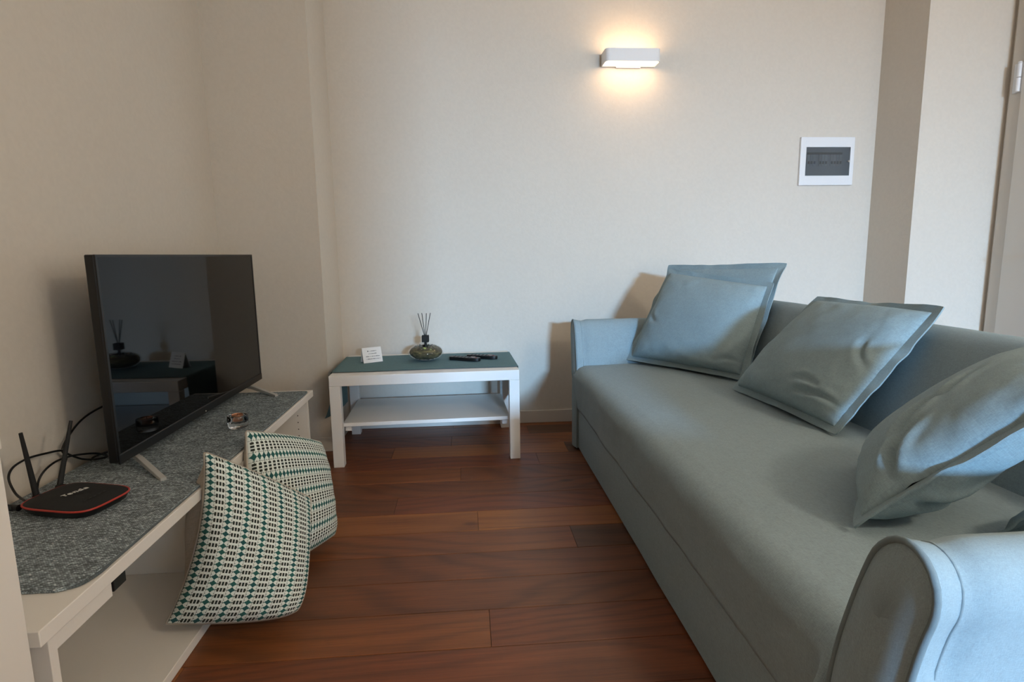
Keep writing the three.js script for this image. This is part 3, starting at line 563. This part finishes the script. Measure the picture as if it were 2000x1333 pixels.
// cables on the wall behind the router
{
  const t = thing('power_cable', 'thin black power cable looping behind the router', 'cable');
  part(t, 'wire', tube([[-1.06, .60, -1.98], [-1.13, .565, -1.93], [-1.185, .53, -1.83], [-1.19, .495, -1.755], [-1.188, .458, -1.712], [-1.185, .437, -1.722], [-1.186, .42, -1.712], [-1.19, .38, -1.70], [-1.192, .2, -1.70]], .0032, 80), M.blackPlastic);
  const c = thing('network_cable', 'thin black cable tangled in loops beside the router antennas', 'cable');
  part(c, 'wire', tube([[-1.10, .418, -1.44], [-1.15, .43, -1.475], [-1.175, .462, -1.495], [-1.18, .478, -1.515], [-1.18, .486, -1.56], [-1.18, .476, -1.64], [-1.179, .462, -1.70], [-1.180, .440, -1.728], [-1.165, .412, -1.765], [-1.14, .401, -1.80], [-1.135, .401, -1.825], [-1.155, .412, -1.815], [-1.172, .428, -1.765], [-1.178, .437, -1.72], [-1.180, .440, -1.66], [-1.184, .425, -1.62], [-1.189, .40, -1.605], [-1.192, .33, -1.60]], .003, 160), M.blackPlastic);
  const d = thing('aerial_cable', 'short black cable end running behind the television', 'cable');
  part(d, 'wire', tube([[-1.03, .46, -1.93], [-1.09, .42, -1.90], [-1.14, .405, -1.87], [-1.17, .399, -1.845], [-1.186, .39, -1.83], [-1.192, .30, -1.83]], .003, 50), M.blackPlastic);
}
// candle holder
{
  const t = thing('candle_holder', 'small clear glass candle holder with copper tealight on the mat', 'candle holder', [-.842, .3985, -2.10], .5);
  const pr = [[0, .0005], [.031, .0005], [.034, .004], [.036, .03], [.034, .045], [.0305, .046], [.028, .030], [.024, .020], [0, .018]].map(a => new THREE.Vector2(...a));
  part(t, 'glass', new THREE.LatheGeometry(pr, 40), new THREE.MeshPhysicalMaterial({ color: 0xffffff, roughness: .03, transmission: 1, thickness: .02, ior: 1.5 }));
  part(t, 'tealight', new THREE.LatheGeometry([[0, .0205], [.0185, .0205], [.0195, .024], [.0195, .048], [.0187, .048], [.0182, .044], [0, .0435]].map(a => new THREE.Vector2(...a)), 32), std({ color: new THREE.Color(.72, .36, .22), roughness: .3, metalness: .85 }), null, 'copper tealight cup');
  part(t, 'wick', cyl(.0007, .0007, .008, 0, .047, 0, 6), M.blackMatte);
}
// patterned cushions leaning on the bench
pillow(thing('patterned_cushion', 'white and teal woven cushion at the front, leaning on the bench', 'cushion', [0, 0, 0], 0, 'patterned cushions on the floor'),
  [[-.800, .070, -1.440], [-.462, .045, -1.470], [-.500, .268, -1.735], [-.716, .488, -1.553]], .088, 0, 400, { front: M.lozenge, back: M.linen, pinch: -.025, pinchL: .10, round: .055, wrinkle: .8, side: .075 });
pillow(thing('patterned_cushion', 'white and teal woven cushion standing behind, nearer the low table', 'cushion', [0, 0, 0], 0, 'patterned cushions on the floor'),
  [[-.665, .035, -1.68], [-.490, .035, -1.96], [-.572, .308, -2.165], [-.722, .452, -1.858]], .075, 0, 420, { front: M.lozenge, back: M.linen, rotUV: true, pinch: -.03, wrinkle: .7 });

// ------------------------------------------------------------------ wall lamp
{
  const cx = .928, y0 = 2.030, y1 = 2.095, D = .115, hw = .152;
  const t = thing('wall_lamp', 'white oblong wall lamp glowing up and down', 'wall lamp', [cx, y0, ZB]);
  const h = y1 - y0;
  const rr = (k, r) => { const s = new THREE.Shape(); const a = hw - k, d = D - k; s.moveTo(-a, k ? .012 : .008); s.lineTo(-a, d - r); s.quadraticCurveTo(-a, d, -a + r, d); s.lineTo(a - r, d); s.quadraticCurveTo(a, d, a, d - r); s.lineTo(a, k ? .012 : .008); s.closePath(); return s; };
  const s = rr(0, .028); s.holes.push(new THREE.Path(rr(.004, .025).getPoints(12)));
  const g = new THREE.ExtrudeGeometry(s, { depth: h, bevelEnabled: false, curveSegments: 12 }); g.rotateX(-Math.PI / 2); g.scale(1, 1, -1); // y->z
  const idx = g.index; { const p = g.attributes.position; for (let i = 0; i < p.count; i += 3) for (const at of [g.attributes.position, g.attributes.uv]) { const n = at.itemSize, arr = at.array; for (let k = 0; k < n; k++) { const b = arr[(i + 1) * n + k]; arr[(i + 1) * n + k] = arr[(i + 2) * n + k]; arr[(i + 2) * n + k] = b; } } g.computeVertexNormals(); }
  part(t, 'shade', g, M.whitePlastic);
  part(t, 'mounting_plate', bb(-.07, .07, -.006, h - .004, .0005, .014, .002), M.whitePlastic);
  const dg = () => { const q = new THREE.ExtrudeGeometry(rr(.0045, .025), { depth: .002, bevelEnabled: false, curveSegments: 12 }); q.rotateX(-Math.PI / 2); q.scale(1, 1, -1); q.computeVertexNormals(); return q; };
  const d1 = dg(); d1.translate(0, .006, 0); part(t, 'lower_diffuser', d1, M.lampDiffuser);
  const d2 = dg(); d2.translate(0, h - .009, 0); part(t, 'upper_diffuser', d2, M.lampDiffuser);
  const warm = new THREE.Color(1.0, .60, .29);
  areaLight('wall_lamp_down', warm, 16, .28, .045, [cx, y0 + .004, ZB + .088], [cx, 0, ZB + .088]);
  areaLight('wall_lamp_up', warm, 16, .28, .045, [cx, y1 - .004, ZB + .088], [cx, 5, ZB + .088]);
}
// ------------------------------------------------------------------ unseen pendant lamp, placed to light left pier, table, seat and floor
{
  const t = thing('unseen_pendant_lamp', 'white globe pendant lamp out of view at the right, lighting the left pier, seat and floor', 'pendant lamp', [2.0, 0, .30]);
  part(t, 'canopy', cyl(.05, .055, .03, 0, HC - .015, 0, 24), M.whitePlastic);
  part(t, 'cord', cyl(.003, .003, .46, 0, HC - .25, 0, 8), M.whitePlastic);
  part(t, 'globe', new THREE.SphereGeometry(.12, 32, 24), std({ color: 0xfff4e4, emissive: new THREE.Color(1.0, .86, .66), emissiveIntensity: 0.9, roughness: .5 }), [0, 2.12, 0]);
  const l = new THREE.PointLight(new THREE.Color(1.0, .87, .68), 3.7); l.name = 'unseen_pendant_lamp_bulb'; l.position.set(2.0, 2.12, .30); l.castShadow = true; l.shadow.radius = 6; scene.add(l);
}
// ------------------------------------------------------------------ fuse box
{
  const t = thing('fuse_box', 'white wall fuse box with smoked door showing breakers', 'fuse box', [1.957, 1.382, ZB]);
  const W = .330, H = .274, dx0 = .036, dx1 = .304, dy0 = .056, dy1 = .216;
  part(t, 'frame', [bb(0, dx0, 0, H, 0, .016, .004), bb(dx1, W, 0, H, 0, .016, .004), bb(dx0 - .004, dx1 + .004, 0, dy0, 0, .016, .004), bb(dx0 - .004, dx1 + .004, dy1, H, 0, .016, .004)], M.whitePlastic);
  part(t, 'back_plate', bb(dx0 - .002, dx1 + .002, dy0 - .002, dy1 + .002, .0005, .003), std({ color: 0x9a9fa2, roughness: .7 }));
  for (let k = 0; k < 12; k++) if (k !== 3 && k !== 7) {
    const b = part(t, 'breaker', bb(dx0 + .012 + k * .0178, dx0 + .028 + k * .0178, dy0 + .055, dy1 - .04, .003, .008, .001), std({ color: [0xb4b6b8, 0x9ea2a4, 0xaaaeb0][k % 3], roughness: .5 }));
    part(b, 'toggle', bb(dx0 + .015 + k * .0178, dx0 + .025 + k * .0178, dy0 + .066, dy0 + .082, .007, .0115, .001), std({ color: k === 0 ? 0x5c1814 : k === 2 ? 0x1a2455 : 0x0e0e0e, roughness: .5 }));
  }
  part(t, 'terminal_rail', bb(dx0 + .012, dx0 + .225, dy1 - .040, dy1 - .028, .003, .009, .001), std({ color: 0x111313, roughness: .6 }));
  part(t, 'smoked_door', bb(dx0, dx1, dy0, dy1, .0145, .0175, .001), new THREE.MeshPhysicalMaterial({ color: new THREE.Color(.62, .65, .67), roughness: .05, transmission: .93, thickness: 0, ior: 1.5 }), null, 'smoked grey plastic door');
  part(t, 'latch', [cyl(.006, .006, .008, 0, 0, 0, 16).rotateX(Math.PI / 2).translate(dx1 - .010, (dy0 + dy1) / 2, .021)], M.silver);
}

scene.traverse(o => { if (o.isMesh) { o.castShadow = true; o.receiveShadow = true; } });
renderer.render(scene, camera);
